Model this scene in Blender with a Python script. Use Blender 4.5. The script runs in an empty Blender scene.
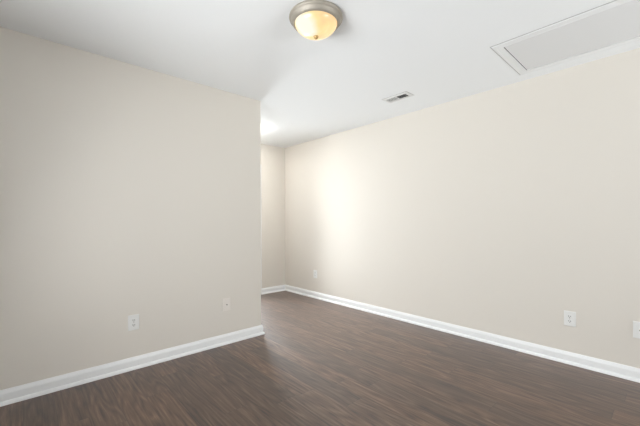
import bpy, bmesh, math
from mathutils import Vector, Matrix

# ------------------------------------------------------------------ camera
SC = bpy.context.scene
COL = SC.collection
HC = 1.1780
YAW = math.radians(47.6476)
cam_d = bpy.data.cameras.new('camera')
cam_d.sensor_width = 36.0
cam_d.lens = 326.234 / 640 * 36
cam_d.shift_y = (221.406 - 213.0) / 640
cam_d.clip_start = 0.02
cam = bpy.data.objects.new('camera', cam_d)
COL.objects.link(cam)
cam.location = (0, 0, HC)
cam.rotation_euler = (Matrix.Rotation(YAW - math.pi / 2, 3, 'Z') @ Matrix.Rotation(math.pi / 2, 3, 'X')
                      @ Matrix.Rotation(-0.0026, 3, 'Z')).to_euler()
SC.camera = cam

# ------------------------------------------------------------------ world, daylight, exposure
SC.view_settings.view_transform = 'Standard'
SC.view_settings.look = 'None'
SC.view_settings.gamma = 1
SC.view_settings.exposure = 0.06
SC.view_settings.use_curve_mapping = False

w = bpy.data.worlds.new('sky')
SC.world = w
w.use_nodes = True
bg = w.node_tree.nodes['Background']
bg.inputs[0].default_value = (0.80, 0.90, 1.0, 1)
bg.inputs[1].default_value = 2.5


def daylight(name, loc, direction, sx, sy, power, color):
    l = bpy.data.lights.new(name, 'AREA')
    l.shape = 'RECTANGLE'
    l.size, l.size_y = sx, sy
    l.energy = power
    l.color = color
    o = bpy.data.objects.new(name, l)
    o.location = loc
    o.rotation_euler = Vector(direction).to_track_quat('-Z', 'Y').to_euler()
    COL.objects.link(o)
    return o


H = 2.44
XR, YL, YF, XC = 3.334, 2.942, 4.546, 1.848     # right wall, left wall, far wall, end of left wall
XN, YB, XE = -1.1, -2.2, 0.1                             # walls behind the camera
TH = 0.12
DX0, DX1, DZ = 1.90, 2.80, 2.05                # glazed door opening in the far wall
WX0, WX1, WZ0, WZ1 = 1.7, 3.1, 0.55, 2.1         # window in the back wall
NY0, NY1 = 0.5, 2.1                             # unseen window added in the near wall to brighten the room
P_DOOR, P_BACK, P_SIDE_FILL = 52, 92, 122  # daylight strengths; the side one is added fill
P_PASSAGE_FILL = 112.0                               # glow of the unseen fill lamp added in the passage

daylight('daylight_patio_door', ((DX0 + DX1) / 2, YF + 0.13, 1.02), (0, -1, 0), 0.85, 1.9, P_DOOR, (0.92, 0.97, 1.0))
daylight('daylight_window', ((WX0 + WX1) / 2, YB - 0.45, 1.0), (0, 1, 0.85), 1.5, 1.3, P_BACK, (0.97, 0.99, 1.0))
daylight('fill_side_window', (XN - 0.40, (NY0 + NY1) / 2, 1.0), (1, 0, 0.85), 1.5, 1.3, P_SIDE_FILL, (0.97, 0.99, 1.0))  # fill light behind the added side window

# ------------------------------------------------------------------ materials


def new_mat(name):
    m = bpy.data.materials.new(name)
    m.use_nodes = True
    nt = m.node_tree
    return m, nt, nt.nodes['Principled BSDF']


def N(nt, kind, **kw):
    n = nt.nodes.new(kind)
    for k, v in kw.items():
        setattr(n, k, v)
    return n


def plain(name, color, rough=0.5, metal=0.0, bump=0.0, scale=200.0, vary=0.0, spec=0.5):
    m, nt, b = new_mat(name)
    b.inputs['Roughness'].default_value = rough
    b.inputs['Metallic'].default_value = metal
    b.inputs['Specular IOR Level'].default_value = spec
    tc = N(nt, 'ShaderNodeTexCoord')
    nz = N(nt, 'ShaderNodeTexNoise')
    nz.inputs['Scale'].default_value = scale
    nz.inputs['Detail'].default_value = 4
    nt.links.new(tc.outputs['Object'], nz.inputs['Vector'])
    mr = N(nt, 'ShaderNodeMapRange')
    mr.inputs['To Min'].default_value = 1 - vary
    mr.inputs['To Max'].default_value = 1 + vary
    nt.links.new(nz.outputs['Fac'], mr.inputs['Value'])
    vm = N(nt, 'ShaderNodeVectorMath', operation='SCALE')
    vm.inputs[0].default_value = color
    nt.links.new(mr.outputs[0], vm.inputs['Scale'])
    nt.links.new(vm.outputs[0], b.inputs['Base Color'])
    if bump:
        bp = N(nt, 'ShaderNodeBump')
        bp.inputs['Strength'].default_value = bump
        bp.inputs['Distance'].default_value = 0.001
        nt.links.new(nz.outputs['Fac'], bp.inputs['Height'])
        nt.links.new(bp.outputs[0], b.inputs['Normal'])
    return m


M_WALL = plain('beige_wall_paint', (0.735, 0.695, 0.632), 0.75, bump=0.12, scale=180, vary=0.01, spec=0.25)
M_CEIL = plain('white_ceiling_paint', (0.885, 0.90, 0.905), 0.9, bump=0.15, scale=140, vary=0.01, spec=0.1)
M_TRIM = plain('white_trim_paint', (0.86, 0.87, 0.87), 0.35, bump=0.05, scale=60)
M_HATCH = plain('hatch_panel_paint', (0.76, 0.765, 0.765), 0.7, bump=0.1, scale=90)
M_HTRIM = plain('hatch_trim_paint', (0.83, 0.84, 0.84), 0.6, bump=0.05, scale=60)
M_SHADOW_LINE = plain('painted_shadow_grey', (0.50, 0.50, 0.49), 0.8)  # grey that stands for the shadow line around the ceiling frames
M_PLATE = plain('white_plastic', (0.80, 0.80, 0.78), 0.3, scale=40)
M_IVORY = plain('painted_over_plastic', (0.79, 0.745, 0.69), 0.45, scale=40)
M_SLOT = plain('dark_slot', (0.05, 0.05, 0.045), 0.6)
M_BRASS = plain('brass_connector', (0.30, 0.27, 0.22), 0.4, metal=0.9)
M_NICKEL = plain('brushed_nickel', (0.40, 0.365, 0.31), 0.55, metal=0.45, scale=300, vary=0.03, spec=0.3)
M_FINIAL = plain('aged_brass', (0.50, 0.33, 0.14), 0.4, metal=0.6)
M_VENT = plain('white_vent_enamel', (0.74, 0.74, 0.73), 0.4)
M_DUCT = plain('dark_duct', (0.03, 0.03, 0.03), 0.8)
M_FRAME = plain('white_vinyl', (0.85, 0.86, 0.86), 0.35)


def mat_glass():
    m, nt, b = new_mat('window_glass')
    nt.nodes.remove(b)
    out = nt.nodes['Material Output']
    tr = N(nt, 'ShaderNodeBsdfTransparent')
    gl = N(nt, 'ShaderNodeBsdfGlossy')
    gl.inputs['Roughness'].default_value = 0.02
    fr = N(nt, 'ShaderNodeFresnel')
    fr.inputs['IOR'].default_value = 1.45
    mx = N(nt, 'ShaderNodeMixShader')
    nt.links.new(fr.outputs[0], mx.inputs[0])
    nt.links.new(tr.outputs[0], mx.inputs[1])
    nt.links.new(gl.outputs[0], mx.inputs[2])
    nt.links.new(mx.outputs[0], out.inputs[0])
    return m


M_GLASS = mat_glass()


def mat_lamp_glass(strength):
    # lit alabaster glass: two bulbs glow through a swirled amber dome
    m, nt, b = new_mat('lit_alabaster_glass')
    tc = N(nt, 'ShaderNodeTexCoord')
    nz = N(nt, 'ShaderNodeTexNoise')
    nz.inputs['Scale'].default_value = 9
    nz.inputs['Detail'].default_value = 3
    nz.inputs['Distortion'].default_value = 1.2
    nt.links.new(tc.outputs['Object'], nz.inputs['Vector'])

    def blob(p, r):
        d = N(nt, 'ShaderNodeVectorMath', operation='DISTANCE')
        nt.links.new(tc.outputs['Object'], d.inputs[0])
        d.inputs[1].default_value = p
        mr = N(nt, 'ShaderNodeMapRange', interpolation_type='SMOOTHSTEP')
        mr.inputs['From Min'].default_value = 0.03
        mr.inputs['From Max'].default_value = r
        mr.inputs['To Min'].default_value = 1
        mr.inputs['To Max'].default_value = 0
        nt.links.new(d.outputs['Value'], mr.inputs['Value'])
        return mr.outputs[0]
    f = (math.cos(YAW), math.sin(YAW))
    r = (math.sin(YAW), -math.cos(YAW))
    p1 = (-0.062 * r[0] - 0.055 * f[0], -0.062 * r[1] - 0.055 * f[1], -0.085)
    p2 = (0.075 * r[0] - 0.03 * f[0], 0.075 * r[1] - 0.03 * f[1], -0.085)
    b1, b2 = blob(p1, 0.12), blob(p2, 0.075)
    h = N(nt, 'ShaderNodeMath', operation='MULTIPLY_ADD')
    nt.links.new(b2, h.inputs[0])
    h.inputs[1].default_value = 0.30
    nt.links.new(b1, h.inputs[2])
    a = N(nt, 'ShaderNodeMath', operation='MULTIPLY_ADD')
    nt.links.new(nz.outputs['Fac'], a.inputs[0])
    a.inputs[1].default_value = 0.9
    a.inputs[2].default_value = -0.35
    s = N(nt, 'ShaderNodeMath', operation='ADD')
    nt.links.new(h.outputs[0], s.inputs[0])
    nt.links.new(a.outputs[0], s.inputs[1])
    cr = N(nt, 'ShaderNodeValToRGB')
    e = cr.color_ramp.elements
    e[0].position = 0.0
    e[0].color = (0.98, 0.66, 0.34, 1)
    e[1].position = 1.0
    e[1].color = (1.0, 0.96, 0.84, 1)
    q = cr.color_ramp.elements.new(0.4)
    q.color = (1.0, 0.78, 0.37, 1)
    nt.links.new(s.outputs[0], cr.inputs[0])
    nt.links.new(cr.outputs[0], b.inputs['Emission Color'])
    b.inputs['Emission Strength'].default_value = strength
    b.inputs['Base Color'].default_value = (0.10, 0.075, 0.045, 1)
    b.inputs['Roughness'].default_value = 0.25
    return m


M_LAMP = mat_lamp_glass(0.91)
M_PASSAGE_FILL = plain('added_white_fill_glow', (0.8, 0.8, 0.78), 0.3)
M_PASSAGE_FILL.node_tree.nodes['Principled BSDF'].inputs['Emission Color'].default_value = (1.0, 0.99, 0.97, 1)
M_PASSAGE_FILL.node_tree.nodes['Principled BSDF'].inputs['Emission Strength'].default_value = P_PASSAGE_FILL


def mat_floor():
    m, nt, b = new_mat('dark_walnut_vinyl_planks')
    L = nt.links
    W, LEN = 0.152, 1.22

    def math_(op, a=None, b_=None, c=None):
        n = N(nt, 'ShaderNodeMath', operation=op)
        for i, v in enumerate((a, b_, c)):
            if v is None:
                continue
            if isinstance(v, (int, float)):
                n.inputs[i].default_value = v
            else:
                L.new(v, n.inputs[i])
        return n.outputs[0]

    def combine(x, y, z):
        n = N(nt, 'ShaderNodeCombineXYZ')
        for i, v in enumerate((x, y, z)):
            if isinstance(v, (int, float)):
                n.inputs[i].default_value = v
            else:
                L.new(v, n.inputs[i])
        return n.outputs[0]

    def ramp(v, stops):
        cr = N(nt, 'ShaderNodeValToRGB')
        el = cr.color_ramp.elements
        while len(el) < len(stops):
            el.new(0.5)
        for k, (p, c) in enumerate(stops):
            el[k].position = p
            el[k].color = (*c, 1) if isinstance(c, tuple) else (c, c, c, 1)
        L.new(v, cr.inputs[0])
        return cr.outputs[0]

    tc = N(nt, 'ShaderNodeTexCoord')
    sp = N(nt, 'ShaderNodeSeparateXYZ')
    L.new(tc.outputs['Object'], sp.inputs[0])
    x, y = sp.outputs[0], sp.outputs[1]
    u = math_('DIVIDE', x, W)
    row = math_('FLOOR', u)
    wn = N(nt, 'ShaderNodeTexWhiteNoise', noise_dimensions='1D')
    L.new(row, wn.inputs['W'])
    v = math_('ADD', math_('DIVIDE', y, LEN), math_('MULTIPLY', wn.outputs['Value'], 7.0))
    colm = math_('FLOOR', v)
    wn2 = N(nt, 'ShaderNodeTexWhiteNoise', noise_dimensions='2D')
    L.new(combine(row, colm, 0), wn2.inputs['Vector'])
    rnd = wn2.outputs['Value']
    sc3 = N(nt, 'ShaderNodeSeparateColor')
    L.new(wn2.outputs['Color'], sc3.inputs[0])
    # seams
    fu = math_('FRACT', u)
    fv = math_('FRACT', v)
    du = math_('MULTIPLY', math_('MINIMUM', fu, math_('SUBTRACT', 1.0, fu)), W)
    dv = math_('MULTIPLY', math_('MINIMUM', fv, math_('SUBTRACT', 1.0, fv)), LEN)
    seam = N(nt, 'ShaderNodeMapRange')
    L.new(math_('MINIMUM', du, dv), seam.inputs['Value'])
    seam.inputs['From Min'].default_value = 0.0004
    seam.inputs['From Max'].default_value = 0.0030
    # grain coordinates, shifted per plank
    gx = math_('ADD', x, math_('MULTIPLY', rnd, 31.0))
    gy = math_('ADD', y, math_('MULTIPLY', sc3.outputs[1], 17.0))
    n1 = N(nt, 'ShaderNodeTexNoise')     # long streaks
    n1.inputs['Scale'].default_value = 1.0
    n1.inputs['Detail'].default_value = 6
    n1.inputs['Roughness'].default_value = 0.62
    n1.inputs['Distortion'].default_value = 0.6
    L.new(combine(math_('MULTIPLY', gx, 52.0), math_('MULTIPLY', gy, 2.0), 0), n1.inputs['Vector'])
    n2 = N(nt, 'ShaderNodeTexNoise')     # fine pores
    n2.inputs['Scale'].default_value = 1.0
    n2.inputs['Detail'].default_value = 5
    n2.inputs['Roughness'].default_value = 0.7
    L.new(combine(math_('MULTIPLY', gx, 150.0), math_('MULTIPLY', gy, 9.0), 0), n2.inputs['Vector'])
    # cathedral figure: contour lines of a stretched noise field
    n3 = N(nt, 'ShaderNodeTexNoise')
    n3.inputs['Scale'].default_value = 1.0
    n3.inputs['Detail'].default_value = 1.5
    L.new(combine(math_('MULTIPLY', gx, 9.0), math_('MULTIPLY', gy, 1.1), 3.0), n3.inputs['Vector'])
    ring = math_('ABSOLUTE', math_('SUBTRACT', math_('FRACT', math_('MULTIPLY', n3.outputs['Fac'], 9.0)), 0.5))
    mixv = math_('ADD', math_('MULTIPLY', n1.outputs['Fac'], 0.58),
                 math_('ADD', math_('MULTIPLY', n2.outputs['Fac'], 0.30), math_('MULTIPLY', ring, 0.30)))
    base = ramp(mixv, [(0.38, (0.018, 0.0060, 0.0020)), (0.46, (0.062, 0.0280, 0.0120)),
                       (0.55, (0.092, 0.0480, 0.0250)), (0.70, (0.175, 0.110, 0.070))])
    tone = N(nt, 'ShaderNodeMapRange')
    L.new(rnd, tone.inputs['Value'])
    tone.inputs['To Min'].default_value = 0.72
    tone.inputs['To Max'].default_value = 1.30
    sc = N(nt, 'ShaderNodeVectorMath', operation='SCALE')
    L.new(base, sc.inputs[0])
    L.new(math_('MULTIPLY', tone.outputs[0], math_('ADD', 0.45, math_('MULTIPLY', seam.outputs[0], 0.55))), sc.inputs['Scale'])
    L.new(sc.outputs[0], b.inputs['Base Color'])
    rr = N(nt, 'ShaderNodeMapRange')
    L.new(n1.outputs['Fac'], rr.inputs['Value'])
    rr.inputs['To Min'].default_value = 0.62
    rr.inputs['To Max'].default_value = 0.48
    L.new(rr.outputs[0], b.inputs['Roughness'])
    b.inputs['Specular IOR Level'].default_value = 0.5
    b.inputs['Coat Weight'].default_value = 0.8
    b.inputs['Coat Roughness'].default_value = 0.52
    b.inputs['Sheen Weight'].default_value = 0.5
    b.inputs['Sheen Tint'].default_value = (1.0, 0.86, 0.80, 1)
    b.inputs['Sheen Roughness'].default_value = 0.3
    bp = N(nt, 'ShaderNodeBump')
    bp.inputs['Strength'].default_value = 0.35
    bp.inputs['Distance'].default_value = 0.0015
    L.new(math_('ADD', math_('MULTIPLY', mixv, 0.5), seam.outputs[0]), bp.inputs['Height'])
    L.new(bp.outputs[0], b.inputs['Normal'])
    return m


M_FLOOR = mat_floor()

# ------------------------------------------------------------------ mesh helpers


def add_box(bm, a, b_):
    vs = [bm.verts.new((x, y, z)) for x in (a[0], b_[0]) for y in (a[1], b_[1]) for z in (a[2], b_[2])]
    for q in ((0, 1, 3, 2), (4, 6, 7, 5), (0, 4, 5, 1), (2, 3, 7, 6), (0, 2, 6, 4), (1, 5, 7, 3)):
        bm.faces.new([vs[i] for i in q])


def bevel(bm, w_, seg=2):
    bmesh.ops.bevel(bm, geom=list(bm.edges), offset=w_, segments=seg, affect='EDGES', profile=0.6)


def add_lathe(bm, prof, seg=64, origin=(0, 0, 0)):
    rings = []
    for r, z in prof:
        if r < 1e-6:
            rings.append([bm.verts.new((origin[0], origin[1], origin[2] + z))])
        else:
            rings.append([bm.verts.new((origin[0] + r * math.cos(2 * math.pi * k / seg),
                                        origin[1] + r * math.sin(2 * math.pi * k / seg), origin[2] + z)) for k in range(seg)])
    for a, b_ in zip(rings, rings[1:]):
        for k in range(seg):
            k2 = (k + 1) % seg
            if len(a) == 1 and len(b_) == 1:
                continue
            if len(a) == 1:
                bm.faces.new((a[0], b_[k], b_[k2]))
            elif len(b_) == 1:
                bm.faces.new((a[k], a[k2], b_[0]))
            else:
                bm.faces.new((a[k], a[k2], b_[k2], b_[k]))


def obj(name, bm, m, parent=None, smooth=False, kind=None):
    bmesh.ops.recalc_face_normals(bm, faces=list(bm.faces))
    me = bpy.data.meshes.new(name)
    bm.to_mesh(me)
    bm.free()
    if smooth:
        for p in me.polygons:
            p.use_smooth = True
        me.set_sharp_from_angle(angle=math.radians(40))
    me.materials.append(m)
    o = bpy.data.objects.new(name, me)
    COL.objects.link(o)
    if parent:
        o.parent = parent
    if kind:
        o['kind'] = kind
    return o


def struct(name, bm, m, label=None, smooth=False):
    o = obj(name, bm, m, None, smooth, 'structure')
    if label:
        o['label'] = label
    return o


def thing(name, label, cat, loc, rotz=0, group=None):
    o = bpy.data.objects.new(name, None)
    o.empty_display_size = 0.05
    COL.objects.link(o)
    o.location = loc
    o.rotation_euler = (0, 0, rotz)
    o['label'] = label
    o['category'] = cat
    if group:
        o['group'] = group
    return o


# ------------------------------------------------------------------ room shell
E = TH
bm = bmesh.new()
add_box(bm, (XN - E, YB - E, -0.12), (XR + E, YF + E, 0))
struct('floor', bm, M_FLOOR, 'dark walnut plank floor')
bm = bmesh.new()
add_box(bm, (XN - E, YB - E, H), (XR + E, YF + E, H + 0.12))
struct('ceiling', bm, M_CEIL, 'smooth white painted ceiling')
bm = bmesh.new()
add_box(bm, (XR, YB - E, 0), (XR + E, YF + E, H))
struct('wall_right', bm, M_WALL, 'long cream painted wall on the right')


def wall_with_hole(bm, x0, x1, y0, y1, hx0, hx1, hz0, hz1):
    add_box(bm, (x0, y0, 0), (hx0, y1, H))
    add_box(bm, (hx1, y0, 0), (x1, y1, H))
    add_box(bm, (hx0, y0, hz1), (hx1, y1, H))
    if hz0 > 0:
        add_box(bm, (hx0, y0, 0), (hx1, y1, hz0))


bm = bmesh.new()
wall_with_hole(bm, XE, XR, YF, YF + E, DX0, DX1, 0, DZ)
struct('wall_far', bm, M_WALL, 'cream wall at the far end beyond the opening')
bm = bmesh.new()
wall_with_hole(bm, XN, XR, YB - E, YB, WX0, WX1, WZ0, WZ1)
struct('wall_back', bm, M_WALL)
bm = bmesh.new()
add_box(bm, (XN - E, YB - E, 0), (XN, NY0, H))
add_box(bm, (XN - E, NY1, 0), (XN, YL + E, H))
add_box(bm, (XN - E, NY0, 0), (XN, NY1, WZ0))
add_box(bm, (XN - E, NY0, WZ1), (XN, NY1, H))
struct('wall_near', bm, M_WALL)
bm = bmesh.new()
add_box(bm, (XE - E, YL + E, 0), (XE, YF + E, H))
struct('wall_end', bm, M_WALL)

# left wall with softly rounded free end (corner bead)
bm = bmesh.new()
R_ = 0.010
pts = [(XN, YL), (XC - R_, YL)]
for k in range(1, 7):
    a = -math.pi / 2 + k / 6 * math.pi / 2
    pts.append((XC - R_ + R_ * math.cos(a), YL + R_ + R_ * math.sin(a)))
for k in range(0, 7):
    a = k / 6 * math.pi / 2
    pts.append((XC - R_ + R_ * math.cos(a), YL + E - R_ + R_ * math.sin(a)))
pts.append((XN, YL + E))
lo = [bm.verts.new((x, y, 0)) for x, y in pts]
hi = [bm.verts.new((x, y, H)) for x, y in pts]
bm.faces.new(lo)
bm.faces.new(hi)
for i in range(len(pts)):
    j = (i + 1) % len(pts)
    bm.faces.new((lo[i], lo[j], hi[j], hi[i]))
struct('wall_left', bm, M_WALL, 'beige painted wall on the left ending at the opening', smooth=True)

# ------------------------------------------------------------------ baseboards, mitred profile sweep
BASE = [(0, 0), (0.013, 0), (0.013, 0.067), (0.0125, 0.074), (0.0095, 0.079), (0.0085, 0.084), (0.006, 0.0885), (0.0045, 0.0945), (0, 0.0955)]
SHOE = [(0.013, 0.0)] + [(0.013 + 0.014 * math.cos(a), 0.024 * math.sin(a)) for a in [k / 8 * math.pi / 2 for k in range(9)]]


def sweep(bm, path, prof):
    """path: open polyline with the room on its left; the profile is (distance from the wall, height)."""
    n = len(path)
    rings = []
    for i, P in enumerate(path):
        P = Vector(P[:2])
        ds = []
        if i > 0:
            ds.append((P - Vector(path[i - 1][:2])).normalized())
        if i < n - 1:
            ds.append((Vector(path[i + 1][:2]) - P).normalized())
        if len(ds) == 1:
            t = ds[0]
            nn = Vector((-t.y, t.x))
            tail = path[i][2] if len(path[i]) > 2 else 0    # miter slope at an inside corner
            offs = nn + t * tail
        else:
            n1 = Vector((-ds[0].y, ds[0].x))
            n2 = Vector((-ds[1].y, ds[1].x))
            offs = (n1 + n2) / (1 + n1.dot(n2))
        rings.append([bm.verts.new((P.x + offs.x * d, P.y + offs.y * d, z)) for d, z in prof])
    for a, b_ in zip(rings, rings[1:]):
        for k in range(len(prof)):
            k2 = (k + 1) % len(prof)
            bm.faces.new((a[k], a[k2], b_[k2], b_[k]))
    bm.faces.new(rings[0])
    bm.faces.new(rings[-1])


def baseboard(name, paths, label=None):
    bm = bmesh.new()
    for p in paths:
        sweep(bm, p, BASE)
    o = struct(name, bm, M_TRIM, label, smooth=True)
    bm = bmesh.new()
    for p in paths:
        sweep(bm, p, SHOE)
    obj('shoe_molding', bm, M_TRIM, o, smooth=True)


CW = 0.05   # door casing width
baseboard('baseboard_right', [[(XR, YB, 1), (XR, YF, -1)]], 'white baseboard along the right wall')
baseboard('baseboard_far', [[(XR, YF, 1), (DX1 + CW, YF)], [(DX0 - CW, YF), (XE, YF, -1)]], 'short white baseboard under the far wall')
baseboard('baseboard_left', [[(XE, YL + E, 1), (XC, YL + E), (XC, YL), (XN, YL, -1)]], 'white baseboard along the left wall')
baseboard('baseboard_back', [[(XN, YB, 1), (XR, YB, -1)]])
baseboard('baseboard_near', [[(XN, YL, 1), (XN, YB, -1)]])
baseboard('baseboard_end', [[(XE, YF, 1), (XE, YL + E, -1)]])

# ------------------------------------------------------------------ glazed patio door in the far wall (behind the wall end)


def glazed(name, x0, x1, z0, z1, ymid, leaves, label=None, rail=0.07, jamb_y=(0, 0)):
    bm = bmesh.new()
    f = 0.03
    ya, yb = jamb_y
    add_box(bm, (x0, ya, z0), (x0 + f, yb, z1))
    add_box(bm, (x1 - f, ya, z0), (x1, yb, z1))
    add_box(bm, (x0 + f, ya, z1 - f), (x1 - f, yb, z1))
    add_box(bm, (x0 + f, ya, z0), (x1 - f, yb, z0 + f))
    root = struct(name, bm, M_FRAME, label)
    xw = (x1 - x0 - 2 * f) / leaves
    for k in range(leaves):
        a = x0 + f + k * xw
        b_ = a + xw
        bm = bmesh.new()
        add_box(bm, (a, ymid - 0.02, z0 + f), (a + rail, ymid + 0.02, z1 - f))
        add_box(bm, (b_ - rail, ymid - 0.02, z0 + f), (b_, ymid + 0.02, z1 - f))
        add_box(bm, (a + rail, ymid - 0.02, z1 - f - rail), (b_ - rail, ymid + 0.02, z1 - f))
        add_box(bm, (a + rail, ymid - 0.02, z0 + f), (b_ - rail, ymid + 0.02, z0 + f + rail))
        lf = obj('door_leaf' if 'door' in name else 'sash', bm, M_FRAME, root)
        bm = bmesh.new()
        add_box(bm, (a + rail, ymid - 0.003, z0 + f + rail), (b_ - rail, ymid + 0.003, z1 - f - rail))
        obj('glass_pane', bm, M_GLASS, lf)
    return root


glazed('door_1', DX0, DX1, 0, DZ, YF + 0.07, 1, jamb_y=(YF, YF + E))
bm = bmesh.new()
add_box(bm, (DX0 - CW, YF - 0.015, 0), (DX0, YF, DZ + CW))
add_box(bm, (DX1, YF - 0.015, 0), (DX1 + CW, YF, DZ + CW))
add_box(bm, (DX0, YF - 0.015, DZ), (DX1, YF, DZ + CW))
struct('trim_1', bm, M_TRIM)
glazed('window_1', WX0, WX1, WZ0, WZ1, YB - 0.06, 2, rail=0.045, jamb_y=(YB - E, YB))
bm = bmesh.new()
add_box(bm, (WX0 - 0.05, YB, WZ0 - 0.02), (WX1 + 0.05, YB + 0.05, WZ0))
struct('trim_2', bm, M_TRIM)
w2 = glazed('window_added', 0, NY1 - NY0, WZ0, WZ1, 0.06, 2, rail=0.045, jamb_y=(0, E))  # unseen window, added to lift the ceiling and left wall
w2.location = (XN, NY0, 0)
w2.rotation_euler = (0, 0, math.pi / 2)
bm = bmesh.new()
add_box(bm, (XN, NY0 - 0.05, WZ0 - 0.02), (XN + 0.05, NY1 + 0.05, WZ0))
struct('trim_3', bm, M_TRIM)

# ------------------------------------------------------------------ flush ceiling light
def make_ceiling_light(label, loc, glass):
    lamp = thing('ceiling_light', label, 'ceiling light', loc)
    bm = bmesh.new()
    add_lathe(bm, [(0.0, 0.0), (0.155, 0.0), (0.1605, -0.002), (0.1640, -0.007), (0.1650, -0.013), (0.1635, -0.019),
                   (0.1585, -0.023), (0.1560, -0.0245), (0.1545, -0.028), (0.1515, -0.035), (0.1475, -0.041), (0.1435, -0.0455),
                   (0.1385, -0.0490), (0.1340, -0.0500), (0.1315, -0.0480), (0.1308, -0.040), (0.0, -0.038)], 96)
    obj('rim', bm, M_NICKEL, lamp, smooth=True)
    bm = bmesh.new()
    prof = [(0.1300, -0.0415)]
    for k in range(0, 15):
        t = k / 14 * math.pi / 2
        prof.append((0.1300 * math.cos(t) ** 1.05 if k < 14 else 0.0, -0.046 - 0.076 * math.sin(t) ** 1.2 if k else -0.046))
    add_lathe(bm, prof, 96)
    obj('glass_dome', bm, glass, lamp, smooth=True)
    bm = bmesh.new()
    add_lathe(bm, [(0.0, -0.120), (0.0110, -0.120), (0.0150, -0.1225), (0.0155, -0.1255), (0.0130, -0.1315), (0.0100, -0.1345),
                   (0.0080, -0.1375), (0.0045, -0.1395), (0.0, -0.140)], 32)
    fin = obj('finial', bm, M_FINIAL, lamp, smooth=True)
    fin['label'] = 'small metal finial under the dome'


make_ceiling_light('round flush ceiling light with glowing amber glass dome and brushed nickel rim', (1.338, 1.500, H), M_LAMP)
make_ceiling_light('added unseen white fill lamp in the passage behind the left wall', (2.16, 3.98, H), M_PASSAGE_FILL)  # second fixture, out of view, added to brighten the far corner

# ------------------------------------------------------------------ ceiling air register
VX0, VX1, VY0, VY1 = 2.756, 2.896, 1.779, 2.065
vent = thing('ceiling_vent', 'small rectangular white air vent with two banks of louvres in the ceiling', 'vent', ((VX0 + VX1) / 2, (VY0 + VY1) / 2, H))
hx, hy = (VX1 - VX0) / 2, (VY1 - VY0) / 2
ix, iy = hx - 0.028, hy - 0.028
bm = bmesh.new()
outer = [(-hx, -hy), (hx, -hy), (hx, hy), (-hx, hy)]
mid = [(-hx + .006, -hy + .006), (hx - .006, -hy + .006), (hx - .006, hy - .006), (-hx + .006, hy - .006)]
inner = [(-ix, -iy), (ix, -iy), (ix, iy), (-ix, iy)]
loops = [[bm.verts.new((x, y, z)) for x, y in lp] for lp, z in
         ((outer, 0.0), (outer, -0.003), (mid, -0.008), (inner, -0.009), (inner, -0.0015))]
for a, b_ in zip(loops, loops[1:]):
    for k in range(4):
        bm.faces.new((a[k], a[(k + 1) % 4], b_[(k + 1) % 4], b_[k]))
add_box(bm, (-ix, -0.004, -0.009), (ix, 0.004, -0.0015))
obj('frame', bm, M_VENT, vent)
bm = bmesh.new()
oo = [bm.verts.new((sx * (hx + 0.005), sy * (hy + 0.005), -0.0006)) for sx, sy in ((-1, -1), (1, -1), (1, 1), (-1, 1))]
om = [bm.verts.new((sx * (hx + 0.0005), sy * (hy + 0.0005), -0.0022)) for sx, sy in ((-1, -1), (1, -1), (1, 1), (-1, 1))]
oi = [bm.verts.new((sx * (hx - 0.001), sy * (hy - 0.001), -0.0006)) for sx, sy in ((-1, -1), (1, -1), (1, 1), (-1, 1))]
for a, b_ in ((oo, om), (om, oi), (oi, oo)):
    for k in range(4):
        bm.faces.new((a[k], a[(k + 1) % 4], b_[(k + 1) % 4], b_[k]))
o = obj('shadow_line', bm, M_SHADOW_LINE, vent)  # edge shadow of the vent, modelled as a grey strip
o['label'] = 'thin grey painted shadow line around the vent frame'
bm = bmesh.new()
add_box(bm, (-ix - 0.003, -iy - 0.003, -0.0015), (ix + 0.003, iy + 0.003, -0.0002))
o = obj('duct_opening', bm, M_DUCT, vent)
o['label'] = 'dark duct behind the louvres'
nb = 9
for side in (-1, 1):
    for k in range(nb):
        yc = side * (0.004 + (k + 0.5) * (iy - 0.004) / nb)
        bm = bmesh.new()
        hw = 0.0023 if side > 0 else 0.0052
        add_box(bm, (-ix, -hw, -0.0004), (ix, hw, 0.0004))
        bmesh.ops.transform(bm, matrix=Matrix.Translation((0, yc, -0.0053)) @ Matrix.Rotation(math.radians(38) * (-1 if side > 0 else 1), 4, 'X'), verts=list(bm.verts))
        obj('louvre', bm, M_VENT, vent)

# ------------------------------------------------------------------ attic hatch in the ceiling
AX0, AX1, AY1, AY0 = 2.514, 3.180, 0.912, -0.50
hatch = thing('attic_hatch', 'large rectangular white attic hatch framed by flat trim in the ceiling', 'hatch', ((AX0 + AX1) / 2, (AY0 + AY1) / 2, H))
cx, cy = (AX0 + AX1) / 2, (AY0 + AY1) / 2
hx, hy = (AX1 - AX0) / 2, (AY1 - AY0) / 2
tw = 0.062
bm = bmesh.new()
o4 = [(-hx, -hy), (hx, -hy), (hx, hy), (-hx, hy)]


def inset(d):
    return [(-hx + d, -hy + d), (hx - d, -hy + d), (hx - d, hy - d), (-hx + d, hy - d)]


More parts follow.
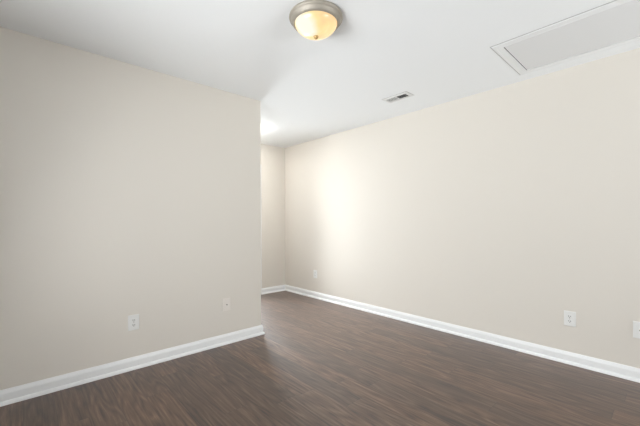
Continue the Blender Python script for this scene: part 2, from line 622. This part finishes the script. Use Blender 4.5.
seq = [(inset(0), 0.0), (inset(0.002), -0.005), (inset(0.005), -0.007), (inset(0.020), -0.007), (inset(0.024), -0.005),
       (inset(tw - 0.012), -0.005), (inset(tw - 0.008), -0.007), (inset(tw - 0.002), -0.007), (inset(tw), -0.006), (inset(tw), 0.0)]
loops = [[bm.verts.new((x, y, z)) for x, y in lp] for lp, z in seq]
for a, b_ in zip(loops, loops[1:]):
    for k in range(4):
        bm.faces.new((a[k], a[(k + 1) % 4], b_[(k + 1) % 4], b_[k]))
obj('trim_frame', bm, M_HTRIM, hatch)
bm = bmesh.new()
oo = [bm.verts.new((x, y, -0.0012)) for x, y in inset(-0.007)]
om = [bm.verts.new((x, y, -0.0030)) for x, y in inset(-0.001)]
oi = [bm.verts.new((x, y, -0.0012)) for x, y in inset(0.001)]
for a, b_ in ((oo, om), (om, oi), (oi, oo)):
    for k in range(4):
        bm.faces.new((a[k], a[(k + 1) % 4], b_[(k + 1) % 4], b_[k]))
o = obj('shadow_line', bm, M_SHADOW_LINE, hatch)  # grey strip in place of the shadow at the trim edge
o['label'] = 'thin grey painted shadow line around the trim'
bm = bmesh.new()
add_box(bm, (-hx + tw + 0.006, -hy + tw + 0.006, -0.004), (hx - tw - 0.006, hy - tw - 0.006, 0.0))
obj('panel', bm, M_HATCH, hatch)
bm = bmesh.new()
add_box(bm, (-hx + tw, -hy + tw, -0.0012), (hx - tw, hy - tw, -0.0002))
o = obj('gap', bm, M_DUCT, hatch)
o['label'] = 'dark gap around the panel'

# ------------------------------------------------------------------ outlets and cable plates (local frame: x right, z up, -y towards the room)
PW, PH = 0.0795, 0.121


def plate_mesh():
    bm = bmesh.new()
    w2, h2 = PW / 2, PH / 2
    seq_ = [(w2, h2, 0.0), (w2, h2, -0.0045), (w2 - 0.0008, h2 - 0.0008, -0.0058), (w2 - 0.0025, h2 - 0.0025, -0.0066), (w2 - 0.006, h2 - 0.006, -0.0068)]
    lps = [[bm.verts.new((sx * a, y, sz * c)) for sx, sz in ((-1, -1), (1, -1), (1, 1), (-1, 1))] for a, c, y in seq_]
    for a, b_ in zip(lps, lps[1:]):
        for k in range(4):
            bm.faces.new((a[k], a[(k + 1) % 4], b_[(k + 1) % 4], b_[k]))
    bm.faces.new(lps[0])
    bm.faces.new(lps[-1])
    return bm


def disc(bm, x, z, r, y0, y1, seg=20, flat=None):
    a = [bm.verts.new((x + r * math.cos(2 * math.pi * k / seg), y0, z + max(-flat if flat else -9, min(flat or 9, r * math.sin(2 * math.pi * k / seg))))) for k in range(seg)]
    b_ = [bm.verts.new((v.co.x, y1, v.co.z)) for v in a]
    bm.faces.new(a)
    bm.faces.new(b_)
    for k in range(seg):
        bm.faces.new((a[k], a[(k + 1) % seg], b_[(k + 1) % seg], b_[k]))


def make_outlet(label, loc, rz):
    t = thing('electrical_outlet', label, 'outlet', loc, rz, 'duplex outlets low on the walls')
    obj('cover_plate', plate_mesh(), M_PLATE, t)
    for s in (1, -1):
        bm = bmesh.new()
        disc(bm, 0, s * 0.0195, 0.0172, -0.0066, -0.0090, 32, flat=0.0140)
        r = obj('receptacle', bm, M_PLATE, t)
        zc = s * 0.0195
        bm = bmesh.new()
        add_box(bm, (-0.0082, -0.0096, zc - 0.0030), (-0.0050, -0.0088, zc + 0.0070))
        add_box(bm, (0.0050, -0.0096, zc - 0.0026), (0.0082, -0.0088, zc + 0.0066))
        disc(bm, 0, zc - 0.0075, 0.0028, -0.0094, -0.0088, 12)
        k = obj('slots', bm, M_SLOT, r)
        k['label'] = 'dark plug slots'
    bm = bmesh.new()
    disc(bm, 0, 0, 0.0030, -0.0066, -0.0078, 16)
    obj('screw', bm, M_NICKEL, t)
    return t


def copy_tree(o, parent=None):
    c = o.copy()
    COL.objects.link(c)
    if parent:
        c.parent = parent
    for ch in o.children:
        copy_tree(ch, c)
    return c


out0 = make_outlet('white duplex outlet low on the left wall', (0.656, YL, 0.372), 0)
o = copy_tree(out0)
o.location = (XR, 0.601, 0.371)
o.rotation_euler = (0, 0, -math.pi / 2)
o['label'] = 'white duplex outlet low on the right wall above the baseboard, nearest the camera'
o = copy_tree(out0)
o.location = (XR, 3.764, 0.366)
o.rotation_euler = (0, 0, -math.pi / 2)
o['label'] = 'tiny distant outlet on the right wall, near the far corner'


def make_jack(label, loc, rz, m):
    t = thing('cable_jack_plate', label, 'cable jack', loc, rz)
    obj('cover_plate', plate_mesh(), m, t)
    bm = bmesh.new()
    disc(bm, 0, 0, 0.0065, -0.0066, -0.0090, 6)
    disc(bm, 0, 0, 0.0046, -0.0090, -0.0165, 16)
    o_ = obj('connector', bm, M_BRASS, t)
    o_['label'] = 'small dark metal coaxial connector'
    for s in (1, -1):
        bm = bmesh.new()
        disc(bm, 0, s * 0.0415, 0.0028, -0.0066, -0.0076, 12)
        obj('screw', bm, m, t)
    return t


make_jack('beige cable jack plate on the left wall near the wall end', (1.455, YL, 0.377), 0, M_IVORY)
make_jack('white cable jack plate on the right wall, cut by the picture edge', (XR, 0.185, 0.376), -math.pi / 2, M_PLATE)
